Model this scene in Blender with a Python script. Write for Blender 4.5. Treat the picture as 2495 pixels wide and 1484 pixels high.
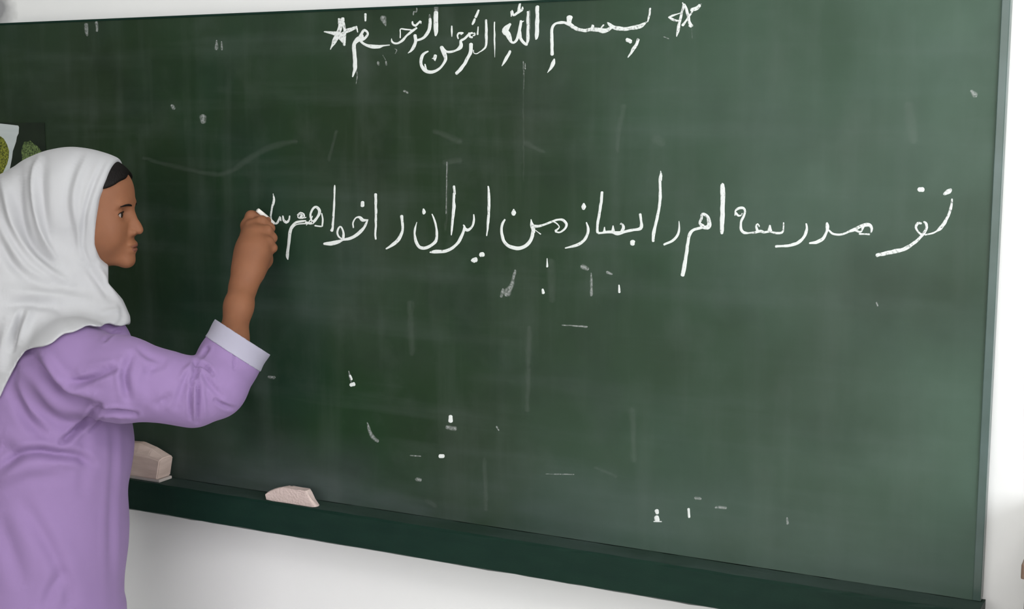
import bpy, bmesh, math, random
import numpy as np
from mathutils import Vector, Matrix
random.seed(7); RNG = np.random.default_rng(7)
for o in list(bpy.data.objects): bpy.data.objects.remove(o, do_unlink=True)
S = bpy.context.scene; COL = S.collection

# ------------------------------------------------------------------ camera
FPX = 3291.0; CX, CY = 1247.5, 742.0
YAW = math.atan(3291.0/6490.0); PIT = math.atan(457.0/3291.0)
CAM = np.array([0.0, -2.05, 1.55])
ca, sa, cp, sp = math.cos(YAW), math.sin(YAW), math.cos(PIT), math.sin(PIT)
R_ = np.array([ca, sa, 0.0]); F_ = np.array([-sa*cp, ca*cp, -sp]); U_ = np.array([-sa*sp, ca*sp, cp])
FH = np.array([-sa, ca, 0.0])                       # horizontal "away from the viewer"
def ray(px, py): return F_ + R_*((px-CX)/FPX) + U_*((CY-py)/FPX)
def at(px, py, d): return CAM + ray(px, py)*d       # a surveyed point at distance d along the view axis
def on_plane(px, py, y=0.0):
    r = ray(px, py); return CAM + r*((y-CAM[1])/r[1])
cam_d = bpy.data.cameras.new('camera'); cam = bpy.data.objects.new('camera', cam_d); COL.objects.link(cam)
M = Matrix(((R_[0], U_[0], -F_[0], CAM[0]), (R_[1], U_[1], -F_[1], CAM[1]), (R_[2], U_[2], -F_[2], CAM[2]), (0, 0, 0, 1)))
cam.matrix_world = M
cam_d.sensor_width = 36; cam_d.lens = 36*FPX/2495; cam_d.clip_start = 0.02
S.camera = cam

# ------------------------------------------------------------------ world, light, exposure
S.view_settings.view_transform = 'Standard'; S.view_settings.look = 'None'
S.view_settings.gamma = 1; S.view_settings.use_curve_mapping = False
S.view_settings.exposure = -1.28
W = bpy.data.worlds.new('world'); S.world = W; W.use_nodes = True
W.node_tree.nodes['Background'].inputs[0].default_value = (0.80, 0.90, 1.0, 1)
W.node_tree.nodes['Background'].inputs[1].default_value = 1.0
def area(name, loc, target, sx, sy, power, col):
    l = bpy.data.lights.new(name, 'AREA'); l.shape = 'RECTANGLE'; l.size = sx; l.size_y = sy; l.energy = power; l.color = col
    o = bpy.data.objects.new(name, l); COL.objects.link(o); o.location = loc
    o.rotation_euler = (Vector(target)-Vector(loc)).to_track_quat('-Z', 'Y').to_euler(); return o
# daylight entering through the classroom's windows (right wall and rear wall)
area('window_daylight', (2.42, -1.55, 1.75), (-0.6, -0.6, 1.1), 2.1, 1.5, 230, (0.96, 0.98, 1.0))
area('rear_window_daylight', (-0.75, -4.92, 1.6), (-0.9, 0, 0.9), 3.6, 1.8, 180, (1.0, 0.99, 0.97))
area('overhead_fill', (0.2, -1.9, 2.96), (-0.5, -0.9, 0), 1.8, 0.6, 95, (1.0, 0.99, 0.97))  # added fill light from above, softens the girl's shadow on the lower wall

# ------------------------------------------------------------------ materials
def srgb(r, g, b):
    f = lambda c: (c/255/12.92) if c/255 <= 0.04045 else ((c/255+0.055)/1.055)**2.4
    return (f(r), f(g), f(b), 1)
def mat(name, col, rough=0.6, spec=0.5, noise=None, bump=None, sheen=0, sss=0, stretch=(1, 1, 1)):
    """noise=(scale, second colour, amount) bump=(scale, strength, distance)"""
    m = bpy.data.materials.new(name); m.use_nodes = True; nt = m.node_tree; b = nt.nodes['Principled BSDF']
    b.inputs['Base Color'].default_value = col; b.inputs['Roughness'].default_value = rough
    b.inputs['Specular IOR Level'].default_value = spec
    if sheen: b.inputs['Sheen Weight'].default_value = sheen
    if sss:
        b.inputs['Subsurface Weight'].default_value = sss; b.inputs['Subsurface Radius'].default_value = (0.01, 0.004, 0.002)
    tc = nt.nodes.new('ShaderNodeTexCoord'); mp = nt.nodes.new('ShaderNodeMapping'); mp.inputs['Scale'].default_value = stretch
    nt.links.new(tc.outputs['Object'], mp.inputs[0])
    if noise:
        n = nt.nodes.new('ShaderNodeTexNoise'); n.inputs['Scale'].default_value = noise[0]; n.inputs['Detail'].default_value = 6
        nt.links.new(mp.outputs[0], n.inputs['Vector'])
        r = nt.nodes.new('ShaderNodeMapRange'); r.inputs[1].default_value = 0.35; r.inputs[2].default_value = 0.7; r.inputs[4].default_value = noise[2]
        nt.links.new(n.outputs['Fac'], r.inputs[0])
        x = nt.nodes.new('ShaderNodeMix'); x.data_type = 'RGBA'; x.inputs['A'].default_value = col; x.inputs['B'].default_value = noise[1]
        nt.links.new(r.outputs[0], x.inputs['Factor']); nt.links.new(x.outputs['Result'], b.inputs['Base Color'])
    if bump:
        n = nt.nodes.new('ShaderNodeTexNoise'); n.inputs['Scale'].default_value = bump[0]; n.inputs['Detail'].default_value = 4
        nt.links.new(mp.outputs[0], n.inputs['Vector'])
        k = nt.nodes.new('ShaderNodeBump'); k.inputs['Strength'].default_value = bump[1]; k.inputs['Distance'].default_value = bump[2]
        nt.links.new(n.outputs['Fac'], k.inputs['Height']); nt.links.new(k.outputs[0], b.inputs['Normal'])
    return m
WALL = mat('white_paint', (0.86, 0.86, 0.855, 1), 0.75, 0.3, (3, (0.83, 0.83, 0.83, 1), 0.5), (60, 0.12, 0.002))
CEIL = mat('ceiling_paint', (0.8, 0.8, 0.78, 1), 0.9, 0.2, (2, (0.74, 0.74, 0.72, 1), 0.4))
FLOOR = mat('floor_tile', (0.60, 0.59, 0.57, 1), 0.5, 0.4, (5, (0.52, 0.51, 0.49, 1), 0.7))
SIDE = mat('side_wall_paint', (0.12, 0.13, 0.12, 1), 0.8, 0.2, (3, (0.10, 0.11, 0.10, 1), 0.5))
LEDGE = mat('dark_green_paint', (0.004, 0.021, 0.014, 1), 0.5, 0.2, (14, (0.006, 0.027, 0.017, 1), 0.8), (160, 0.2, 0.001), stretch=(1, 1, 4))
FRAMEG = mat('green_edge_paint', (0.050, 0.085, 0.070, 1), 0.30, 0.6, (9, (0.10, 0.15, 0.15, 1), 0.5))
WOOD = mat('eraser_wood', (0.66, 0.52, 0.46, 1), 0.6, 0.3, (16, (0.46, 0.34, 0.285, 1), 0.7), stretch=(1, 1, 5))
FELT = mat('eraser_felt', (0.56, 0.50, 0.46, 1), 0.9, 0.1, (40, (0.46, 0.40, 0.38, 1), 0.7), (300, 0.4, 0.001))
PINK = mat('pink_chalk', (0.62, 0.50, 0.465, 1), 0.9, 0.1, (60, (0.52, 0.41, 0.375, 1), 0.6), (220, 0.9, 0.002))
BROWN = mat('cabinet_wood', (0.16, 0.10, 0.07, 1), 0.45, 0.4, (6, (0.10, 0.06, 0.04, 1), 0.8), stretch=(1, 1, 8))
METAL = mat('knob_metal', (0.6, 0.6, 0.6, 1), 0.3, 0.5); METAL.node_tree.nodes['Principled BSDF'].inputs['Metallic'].default_value = 1
SKIN = mat('brown_skin', (0.240, 0.100, 0.050, 1), 0.62, 0.25, (22, (0.195, 0.080, 0.042, 1), 0.6), (500, 0.08, 0.0005), sss=0.12)
HAIRM = mat('black_hair', (0.004, 0.0032, 0.003, 1), 0.6, 0.15, (200, (0.009, 0.007, 0.006, 1), 0.6), (350, 0.6, 0.002), stretch=(1, 1, 0.2))
LIPM = mat('lip_skin', (0.17, 0.062, 0.042, 1), 0.5, 0.4)
SCARF = mat('white_cotton', (0.46, 0.46, 0.475, 1), 0.85, 0.2, (4, (0.42, 0.42, 0.44, 1), 0.5), (700, 0.10, 0.0006), sheen=0.05)
TUNIC = mat('lilac_cotton', (0.265, 0.175, 0.350, 1), 0.85, 0.2, (5, (0.24, 0.157, 0.32, 1), 0.6), (600, 0.12, 0.0006), sheen=0.05)
CUFFM = mat('pale_lilac_cotton', (0.37, 0.355, 0.44, 1), 0.85, 0.2, (6, (0.34, 0.32, 0.41, 1), 0.5), (600, 0.12, 0.0006), sheen=0.05)
TROUS = mat('trouser_cotton', (0.42, 0.28, 0.55, 1), 0.9, 0.2, (5, (0.37, 0.24, 0.49, 1), 0.5))
SHOEM = mat('black_leather', (0.02, 0.02, 0.02, 1), 0.4, 0.5, (10, (0.03, 0.03, 0.03, 1), 0.5))
EYEW = mat('eye_white', (0.30, 0.26, 0.24, 1), 0.2, 0.5); IRIS = mat('dark_iris', (0.02, 0.01, 0.006, 1), 0.15, 0.5)
PAPER = mat('poster_dark', (0.006, 0.012, 0.006, 1), 0.5, 0.4, (30, (0.012, 0.022, 0.010, 1), 0.7))
GLASS = mat('window_glass', (1, 1, 1, 1), 0.0, 0.5); GLASS.node_tree.nodes['Principled BSDF'].inputs['Transmission Weight'].default_value = 1
FRM = mat('window_frame_paint', (0.7, 0.7, 0.7, 1), 0.5, 0.4)

# ------------------------------------------------------------------ object helpers
def obj(name, me, m=None, parent=None, smooth=False):
    if isinstance(me, bmesh.types.BMesh):
        d = bpy.data.meshes.new(name); me.to_mesh(d); me.free(); me = d
    o = bpy.data.objects.new(name, me); COL.objects.link(o)
    if m is not None:
        for k in (m if isinstance(m, (list, tuple)) else [m]): me.materials.append(k)
    if smooth: me.polygons.foreach_set('use_smooth', [True]*len(me.polygons))
    if parent is not None: o.parent = parent; o.matrix_parent_inverse = parent.matrix_world.inverted() if False else Matrix.Translation(-parent.location)
    return o
def thing(name, label, cat, loc=(0, 0, 0), group=None):
    o = bpy.data.objects.new(name, None); COL.objects.link(o); o.location = Vector(loc); o['label'] = label; o['category'] = cat
    o.empty_display_size = 0.05
    if group: o['group'] = group
    return o
def struct(name, bm, m, parent=None):
    o = obj(name, bm, m, parent)
    if parent is None: o['kind'] = 'structure'
    return o
def box(bm, x0, x1, y0, y1, z0, z1, bev=0):
    r = bmesh.ops.create_cube(bm, size=1)['verts']
    for v in r: v.co = Vector(((x0+x1)/2+v.co.x*(x1-x0), (y0+y1)/2+v.co.y*(y1-y0), (z0+z1)/2+v.co.z*(z1-z0)))
    if bev:
        es = list({e for v in r for e in v.link_edges}); bmesh.ops.bevel(bm, geom=es, offset=bev, segments=2, affect='EDGES', profile=0.6)
def BX(*a, **k): b = bmesh.new(); box(b, *a, **k); return b

# ------------------------------------------------------------------ room
XL, XR, YF, YB, ZC = -2.95, 2.5, 0.022, -5.0, 3.0
wf = struct('wall_front', BX(XL-0.1, XR+0.1, YF, YF+0.12, 0, ZC), WALL)
struct('floor', BX(XL-0.1, XR+0.1, YB-0.1, YF+0.12, -0.1, 0), FLOOR)
struct('ceiling', BX(XL-0.1, XR+0.1, YB-0.1, YF+0.12, ZC, ZC+0.1), CEIL)
struct('wall_left', BX(XL-0.1, XL, YB, YF, 0, ZC), SIDE)
def wall_with_window(name, axis, p0, p1, a0, a1, w0, w1, z0, z1, m):
    b = bmesh.new()
    for (u0, u1, q0, q1) in ((a0, w0, 0, ZC), (w1, a1, 0, ZC), (w0, w1, 0, z0), (w0, w1, z1, ZC)):
        if axis == 'x': box(b, p0, p1, u0, u1, q0, q1)
        else: box(b, u0, u1, p0, p1, q0, q1)
    return struct(name, b, m)
wall_with_window('wall_right', 'x', XR, XR+0.1, YB, YF, -2.6, -0.5, 1.0, 2.5, WALL)
wall_with_window('wall_rear', 'y', YB-0.1, YB, XL-0.1, XR+0.1, -2.5, 1.1, 0.7, 2.55, SIDE)
def window(name, axis, p, w0, w1, z0, z1):
    b = bmesh.new(); t = 0.04
    bars = [(w0, w1, z0, z0+t), (w0, w1, z1-t, z1), (w0, w0+t, z0, z1), (w1-t, w1, z0, z1), ((w0+w1)/2-t/2, (w0+w1)/2+t/2, z0, z1)]
    for (u0, u1, q0, q1) in bars:
        if axis == 'x': box(b, p+0.03, p+0.08, u0, u1, q0, q1)
        else: box(b, u0, u1, p-0.08, p-0.03, q0, q1)
    f = struct(name, b, FRM)
    g = BX(p+0.05, p+0.056, w0+t, w1-t, z0+t, z1-t) if axis == 'x' else BX(w0+t, w1-t, p-0.056, p-0.05, z0+t, z1-t)
    obj('pane', g, GLASS, f)
window('window_1', 'x', XR, -2.6, -0.5, 1.0, 2.5)
window('window_2', 'y', YB, -2.5, 1.1, 0.7, 2.55)

# grey smudge of old plaster on the wall at the top left corner of the board
def wall_smudge():
    nt = WALL.node_tree; b = nt.nodes['Principled BSDF']; src = b.inputs['Base Color'].links[0].from_socket
    tc = nt.nodes.new('ShaderNodeTexCoord'); vm = nt.nodes.new('ShaderNodeVectorMath'); vm.operation = 'DISTANCE'
    nt.links.new(tc.outputs['Object'], vm.inputs[0]); c = on_plane(-12, 22, YF); vm.inputs[1].default_value = tuple(c)
    ns = nt.nodes.new('ShaderNodeTexNoise'); ns.inputs['Scale'].default_value = 25; nt.links.new(tc.outputs['Object'], ns.inputs['Vector'])
    ad = nt.nodes.new('ShaderNodeMath'); ad.operation = 'MULTIPLY_ADD'; ad.inputs[1].default_value = 0.05
    nt.links.new(ns.outputs['Fac'], ad.inputs[0]); nt.links.new(vm.outputs['Value'], ad.inputs[2])
    mr = nt.nodes.new('ShaderNodeMapRange'); mr.inputs[1].default_value = 0.045; mr.inputs[2].default_value = 0.085; mr.inputs[3].default_value = 0.75; mr.inputs[4].default_value = 0
    nt.links.new(ad.outputs[0], mr.inputs[0])
    x = nt.nodes.new('ShaderNodeMix'); x.data_type = 'RGBA'; x.inputs['B'].default_value = (0.12, 0.12, 0.13, 1)
    nt.links.new(mr.outputs[0], x.inputs['Factor']); nt.links.new(src, x.inputs['A']); nt.links.new(x.outputs['Result'], b.inputs['Base Color'])
wall_smudge()

# ------------------------------------------------------------------ chalkboard
zt = on_plane(600, 28.5)[2]                     # upper edge
zt = (on_plane(100, 52.6)[2]+on_plane(1195, 5)[2])/2
LD = 0.055                                      # how far the ledge stands out
zl = (on_plane(800, 1247, -LD)[2]+on_plane(1700, 1384, -LD)[2]+on_plane(400, 1184, -LD)[2])/3
zb = (on_plane(345, 1250, -LD)[2]+on_plane(1700, 1484, -LD)[2])/2
xr = (on_plane(2463, 2)[0]+on_plane(2414, 984)[0])/2
xl = -2.62
print('board', zt, zl, zb, xr)
board = thing('chalkboard', 'long green chalkboard covered with white chalk writing, mounted on the white wall', 'chalkboard', ((xl+xr)/2, 0.02, zb))
def board_material():
    m = bpy.data.materials.new('board_green'); m.use_nodes = True; nt = m.node_tree; b = nt.nodes['Principled BSDF']; L = nt.links.new
    tc = nt.nodes.new('ShaderNodeTexCoord')
    def noise(scale, stretch, lo, hi, amt, detail=6, loc=(0, 0, 0)):
        mp = nt.nodes.new('ShaderNodeMapping'); mp.inputs['Scale'].default_value = stretch; mp.inputs['Location'].default_value = loc; L(tc.outputs['Object'], mp.inputs[0])
        n = nt.nodes.new('ShaderNodeTexNoise'); n.inputs['Scale'].default_value = scale; n.inputs['Detail'].default_value = detail; n.inputs['Roughness'].default_value = 0.55; L(mp.outputs[0], n.inputs['Vector'])
        r = nt.nodes.new('ShaderNodeMapRange'); r.inputs[1].default_value = lo; r.inputs[2].default_value = hi; r.inputs[4].default_value = amt; L(n.outputs['Fac'], r.inputs[0])
        return r.outputs[0], n.outputs['Fac']
    col = nt.nodes.new('ShaderNodeRGB').outputs[0]; col.default_value = (0.0115, 0.0360, 0.0125, 1)
    def mix(fac, c2):
        nonlocal col
        x = nt.nodes.new('ShaderNodeMix'); x.data_type = 'RGBA'; L(fac, x.inputs['Factor']); L(col, x.inputs['A']); x.inputs['B'].default_value = c2; col = x.outputs['Result']
    mix(noise(1.6, (1, 1, 1), 0.35, 0.65, 1, 3)[0], (0.0155, 0.0290, 0.0125, 1))          # browner patches
    mix(noise(2.3, (1, 1, 1), 0.50, 0.75, 0.9, 3, (3, 1, 5))[0], (0.0110, 0.0330, 0.0215, 1))  # bluer patches
    mix(noise(2.2, (1, 1, 1.3), 0.42, 0.80, 0.27, 7, (7, 0, 2))[0], (0.085, 0.115, 0.100, 1))    # wiped dust clouds
    mix(noise(5, (3.5, 1, 0.35), 0.50, 0.80, 0.17, 5, (1, 0, 9))[0], (0.14, 0.16, 0.15, 1))   # vertical wipe streaks
    mix(noise(5, (0.35, 1, 4), 0.50, 0.80, 0.16, 5, (2, 0, 4))[0], (0.13, 0.15, 0.15, 1))     # horizontal wipes
    mix(noise(11, (1, 1, 0.8), 0.52, 0.75, 0.16, 8, (5, 0, 1))[0], (0.10, 0.12, 0.11, 1))     # finer cloudy residue
    mix(noise(6, (1, 1, 1), 0.50, 0.72, 0.55, 6, (2, 6, 7))[0], (0.008, 0.018, 0.009, 1))      # darker, cleaner patches
    # dust that gathers just above the ledge
    sx = nt.nodes.new('ShaderNodeSeparateXYZ'); L(tc.outputs['Object'], sx.inputs[0])
    mr = nt.nodes.new('ShaderNodeMapRange'); mr.inputs[1].default_value = (zl)+0.14; mr.inputs[2].default_value = (zl); mr.inputs[4].default_value = 1; L(sx.outputs['Z'], mr.inputs[0])
    nz = noise(3.0, (1, 1, 3), 0.30, 0.70, 0.50, 5, (4, 4, 0))[0]
    mm = nt.nodes.new('ShaderNodeMath'); mm.operation = 'MULTIPLY'; L(mr.outputs[0], mm.inputs[0]); L(nz, mm.inputs[1])
    mix(mm.outputs[0], (0.11, 0.13, 0.14, 1))
    # window sheen on the right-hand part, painted into the colour as mottled lighter green
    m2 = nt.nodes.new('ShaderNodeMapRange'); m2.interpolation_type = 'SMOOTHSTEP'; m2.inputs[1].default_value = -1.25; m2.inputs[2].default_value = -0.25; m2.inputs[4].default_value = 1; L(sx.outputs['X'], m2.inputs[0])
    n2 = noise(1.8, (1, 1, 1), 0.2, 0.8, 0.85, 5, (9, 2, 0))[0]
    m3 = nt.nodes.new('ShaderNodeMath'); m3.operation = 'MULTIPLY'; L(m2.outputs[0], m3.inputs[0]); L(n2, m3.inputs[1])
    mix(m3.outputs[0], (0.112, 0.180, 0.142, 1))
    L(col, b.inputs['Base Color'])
    rr = noise(6, (1, 1, 1), 0.3, 0.7, 0.12)[0]
    ra = nt.nodes.new('ShaderNodeMath'); ra.inputs[1].default_value = 0.42; L(rr, ra.inputs[0]); L(ra.outputs[0], b.inputs['Roughness'])
    b.inputs['Specular IOR Level'].default_value = 0.22
    bu = nt.nodes.new('ShaderNodeBump'); bu.inputs['Strength'].default_value = 0.12; bu.inputs['Distance'].default_value = 0.002
    L(noise(45, (1, 1, 1), 0, 1, 1)[1], bu.inputs['Height']); L(bu.outputs[0], b.inputs['Normal'])
    return m
BOARD = board_material()
# meshes keep world coordinates, so «Object» texture coordinates are metres on the wall
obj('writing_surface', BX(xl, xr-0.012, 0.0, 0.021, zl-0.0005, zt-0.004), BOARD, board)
e = bmesh.new(); box(e, xr-0.012, xr, -0.003, 0.021, zl, zt, bev=0.0012); obj('edge_strip', e, FRAMEG, board)['label'] = 'shiny grey-green strip on the right edge'
e = bmesh.new(); box(e, xl, xr-0.0125, -0.0015, 0.021, zt-0.004, zt, bev=0.0005); obj('edge_strip', e, LEDGE, board)['label'] = 'thin dark strip on the upper edge'
# ledge: a moulded rail with a shallow dusty trough
def ledge_profile():
    return [(0.021, zb+0.004), (-LD+0.012, zb), (-LD, zb+0.006), (-LD-0.001, zl-0.004), (-LD+0.003, zl), (-LD+0.008, zl-0.0008), (-0.001, zl-0.0008), (-0.0005, zl-0.004), (0.021, zl-0.004)]
def prism(prof, x0, x1, nseg=1, jitter=0):
    b = bmesh.new(); rows = []
    for i in range(nseg+1):
        x = x0+(x1-x0)*i/nseg
        rows.append([b.verts.new((x, y+RNG.normal()*jitter, z+RNG.normal()*jitter)) for y, z in prof])
    n = len(prof)
    for i in range(nseg):
        for j in range(n): b.faces.new((rows[i][j], rows[i][(j+1) % n], rows[i+1][(j+1) % n], rows[i+1][j]))
    b.faces.new(rows[0][::-1]); b.faces.new(rows[-1]); bmesh.ops.recalc_face_normals(b, faces=b.faces); return b
LEDGED = mat('dusty_ledge_paint', (0.020, 0.042, 0.030, 1), 0.8, 0.15, (8, (0.060, 0.085, 0.080, 1), 0.7), (90, 0.3, 0.002), stretch=(0.5, 1, 1))
pb = prism(ledge_profile(), xl, xr+0.004, 90, 0.00035)
for f in pb.faces: f.material_index = 1 if f.normal.z > 0.9 and f.calc_center_median().z > zl-0.003 else 0
tray = thing('chalk_tray', 'dark green protruding ledge running along the bottom of the chalkboard', 'ledge', ((xl+xr)/2, 0.02, zb))
obj('rail', pb, [LEDGE, LEDGED], tray)

# ------------------------------------------------------------------ chalk writing
def chalk_mat(name, cover, alpha, col=(0.74, 0.77, 0.755, 1), soft=False):
    m = mat(name, col, 0.95, 0.05); nt = m.node_tree; b = nt.nodes['Principled BSDF']
    tc = nt.nodes.new('ShaderNodeTexCoord'); n = nt.nodes.new('ShaderNodeTexNoise'); n.inputs['Scale'].default_value = 240; n.inputs['Detail'].default_value = 3
    nt.links.new(tc.outputs['Object'], n.inputs['Vector'])
    r = nt.nodes.new('ShaderNodeMapRange'); r.inputs[1].default_value = cover-0.10; r.inputs[2].default_value = cover+0.06; r.inputs[3].default_value = alpha*0.35; r.inputs[4].default_value = alpha
    nt.links.new(n.outputs['Fac'], r.inputs[0]); out = r.outputs[0]
    if soft:                                   # dust thins out towards the sides of a rubbed line
        at_ = nt.nodes.new('ShaderNodeAttribute'); at_.attribute_name = 'dust'; mu = nt.nodes.new('ShaderNodeMath'); mu.operation = 'MULTIPLY'
        nt.links.new(out, mu.inputs[0]); nt.links.new(at_.outputs['Fac'], mu.inputs[1]); out = mu.outputs[0]
    nt.links.new(out, b.inputs['Alpha']); return m
CHALK = chalk_mat('white_chalk', 0.35, 1.0); ROUGHC = chalk_mat('crumbly_chalk', 0.42, 1.0); FAINT = chalk_mat('rubbed_chalk', 0.50, 0.38, soft=True); GHOST = chalk_mat('ghost_chalk', 0.46, 0.030, soft=True)
def catmull(pts, step):
    P = np.array(pts, float)
    if len(P) == 2: P = np.vstack([P[0], P.mean(0), P[1]])
    Q = np.vstack([2*P[0]-P[1], P, 2*P[-1]-P[-2]]); out = []
    for i in range(1, len(Q)-2):
        p0, p1, p2, p3 = Q[i-1:i+3]; n = max(2, int(np.hypot(*(p2-p1)[:2])/step))
        for t in np.arange(n)/n:
            out.append(0.5*((2*p1)+(p2-p0)*t+(2*p0-5*p1+4*p2-p3)*t*t+(3*p1-p0-3*p2+p3)*t**3))
    out.append(P[-1]); return np.array(out)
layer = [0]
def stroke_into(b, pts, jit=0.5):
    """pts: px, py, width px on the board; a low ridge of chalk lying on the surface"""
    c = catmull([(p[0], p[1], p[2] if len(p) > 2 else 5) for p in pts], 3.0)
    d = np.gradient(c[:, :2], axis=0); d /= np.maximum(np.linalg.norm(d, axis=1), 1e-6)[:, None]
    # round the ends
    caps0 = []; caps1 = []
    for s in (1.0, 0.8, 0.45):
        a = s
        caps0.append([*(c[0, :2]-d[0]*c[0, 2]*0.42*a), c[0, 2]*math.sqrt(max(0.02, 1-a*a))])
        caps1.append([*(c[-1, :2]+d[-1]*c[-1, 2]*0.42*a), c[-1, 2]*math.sqrt(max(0.02, 1-a*a))])
    c = np.vstack([caps0, c, caps1[::-1]]); d = np.vstack([[d[0]]*3, d, [d[-1]]*3])
    lay = b.verts.layers.float.get('dust') or b.verts.layers.float.new('dust')
    layer[0] += 1; h = 0.00022+0.000008*(layer[0] % 40); prev = None
    jl = np.convolve(RNG.normal(size=len(c)+4), [0.3, 0.5, 0.7, 0.5, 0.3], 'valid')*jit*0.7; jr = np.convolve(RNG.normal(size=len(c)+4), [0.3, 0.5, 0.7, 0.5, 0.3], 'valid')*jit*0.7
    for q_, ((x, y, w), (dx, dy)) in enumerate(zip(c, d)):
        w = max(w*1.12, 0.7)
        l = w*0.5+jl[q_]*min(1, w/6); r = w*0.5+jr[q_]*min(1, w/6); nx, ny = -dy, dx
        row = []
        for k, hh in ((-1, 0.00002), (-0.55, h), (0, h), (0.55, h), (1, 0.00002)):
            q = (l if k < 0 else r)*k
            p = on_plane(x+nx*q, y+ny*q, 0.0); vv = b.verts.new((p[0], -hh, p[2])); vv[lay] = {0: 1.0, 1: 0.0}.get(abs(k), 0.7); row.append(vv)
        if prev:
            for i in range(4): b.faces.new((prev[i], prev[i+1], row[i+1], row[i]))
        prev = row
def Z(u0, v0, s, L): return [[(u0+p[0]/s, v0+p[1]/s, (p[2] if len(p) > 2 else 16)/s) for p in st] for st in L]
def word(name, label, strokes, m=None, jit=0.5):
    """one object for each connected piece of writing"""
    C = [catmull([(p[0], p[1], p[2] if len(p) > 2 else 5) for p in st], 4.0) for st in strokes]; left = list(range(len(C))); groups = []
    join = 1.0 if name in ('chalk_star',) else 0.0
    while left:
        g = [left.pop(0)]; k = 0
        while k < len(g):
            a = C[g[k]]
            for j in list(left):
                b_ = C[j]; dd = np.hypot(a[:, None, 0]-b_[None, :, 0], a[:, None, 1]-b_[None, :, 1])-(a[:, None, 2]+b_[None, :, 2])*0.45
                if dd.min() < (1e9 if join else 2.0): g.append(j); left.remove(j)
            k += 1
        groups.append(g)
    for g in groups:
        b = bmesh.new()
        for j in g: stroke_into(b, strokes[j], jit)
        bmesh.ops.recalc_face_normals(b, faces=b.faces)
        me = bpy.data.meshes.new(name); b.to_mesh(me); b.free(); o = obj(name if name != 'chalk_word' else 'chalk_stroke', me, m or CHALK, board)
        if label: o['label'] = label
z4 = lambda L: Z(760, 0, 5.198, L); z5 = lambda L: Z(1180, 0, 4.455, L)
z6 = lambda L: Z(560, 400, 3.780, L); z7 = lambda L: Z(1180, 400, 4.158, L); z8 = lambda L: Z(1740, 400, 3.305, L)
word('chalk_star', 'chalk star left of the heading', z4([
    [(235,625,10),(270,560,40),(320,460,60),(355,350,50),(385,245,42)], [(385,240,45),(408,330,28),(414,450,38),(410,570,26)],
    [(408,540,30),(350,470,45),(300,435,40),(155,404,12)], [(160,400,14),(240,405,16),(330,405,20)], [(280,520,40),(330,470,40),(400,420,40)],
    [(430,398,46),(480,382,44),(545,355,32)], [(562,338,24),(578,405,16)], [(350,330,30),(370,290,40)], [(345,240,24),(340,300,20)]]), ROUGHC, 0.8)
word('chalk_word', None, z4([
    [(678,176,22),(677,262,22)],
    [(600,500,40),(650,495,30),(700,450,26),(706,415,24),(680,388,26),(655,385,26),(632,420,30),(612,465,36)], [(640,450,30),(625,475,40)],
    [(640,470,44),(585,500,56),(540,550,46),(532,610,44),(542,700,44),(548,790,46),(545,870,40),(532,920,34),(515,970,16)],
    [(612,518,24),(650,550,26),(700,578,30),(760,590,40),(850,592,40),(900,578,22),(985,571,8)],
    [(1008,488,6),(1012,520,26),(1040,546,26),(1080,552,24),(1120,532,26),(1190,465,26),(1260,400,26),(1325,355,22)],
    [(1118,478,14),(1120,420,14),(1122,368,14),(1190,372,18),(1295,386,16)],
    [(1272,275,16),(1276,305,18),(1310,326,22),(1345,295,20),(1372,270,22)], [(1385,272,10),(1380,298,10)],
    [(1305,448,36),(1312,520,38),(1292,590,40),(1258,640,26),(1218,672,8)],
    [(1312,515,22),(1390,492,28),(1445,447,36),(1482,385,34),(1498,300,34),(1496,240,30)],
    [(1572,160,50),(1570,280,50),(1572,380,48),(1566,450,20)]]))
word('chalk_word', None, z4([[(1492,190,26),(1494,245,26)], [(1285,188,16),(1290,150,26),(1320,150,22),(1330,120,20),(1322,88,10)], [(1574,75,60),(1572,160,58)],
    [(900,230,80),(920,290,50),(935,325,16)], [(838,790,34),(845,820,34)], [(938,780,24),(945,825,24)], [(900,700,8),(935,760,8)], [(565,890,12),(575,960,14),(560,1060,8)], [(1050,620,10),(1075,635,16),(1055,680,10)]]), FAINT)
word('chalk_word', None, z4([
    [(1472,650,14),(1430,672,24),(1396,710,36),(1382,780,36),(1395,845,40),(1440,895,44),(1510,912,40),(1590,885,30),(1655,825,28),(1690,750,34),(1676,680,44),(1640,600,42)],
    [(1430,815,14),(1440,880,22)], [(1562,705,36),(1556,740,40),(1560,768,12)], [(1524,742,10),(1550,735,14)],
    [(1650,600,24),(1700,650,24),(1760,656,24),(1830,635,26),(1878,600,44),(1888,560,38),(1885,520,28),(1930,492,24),(1985,435,26),(2030,418,22)],
    [(1852,488,16),(1842,450,18),(1860,420,24),(1905,418,22)], [(1890,435,18),(1915,415,14)], [(1990,420,22),(2000,465,22),(2030,470,22)], [(2045,450,20),(2062,445,18),(2060,418,14),(2040,425,12)],
    [(1770,332,18),(1770,400,20),(1771,462,10)], [(2105,340,12),(2098,435,20)], [(2113,130,20),(2095,175,26),(2075,215,30)], [(2062,240,22),(2048,280,32),(2035,308,22)],
    [(2015,560,44),(2010,650,42),(1965,750,36),(1905,850,38),(1832,930,36)],
    [(2205,255,24),(2208,400,28),(2205,575,28),(2165,632,18),(2130,655,12),(2085,682,12),(2050,672,10),(2045,635,10)],
    [(2312,280,12),(2312,500,20),(2314,600,14),(2316,725,4)]]))
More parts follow.
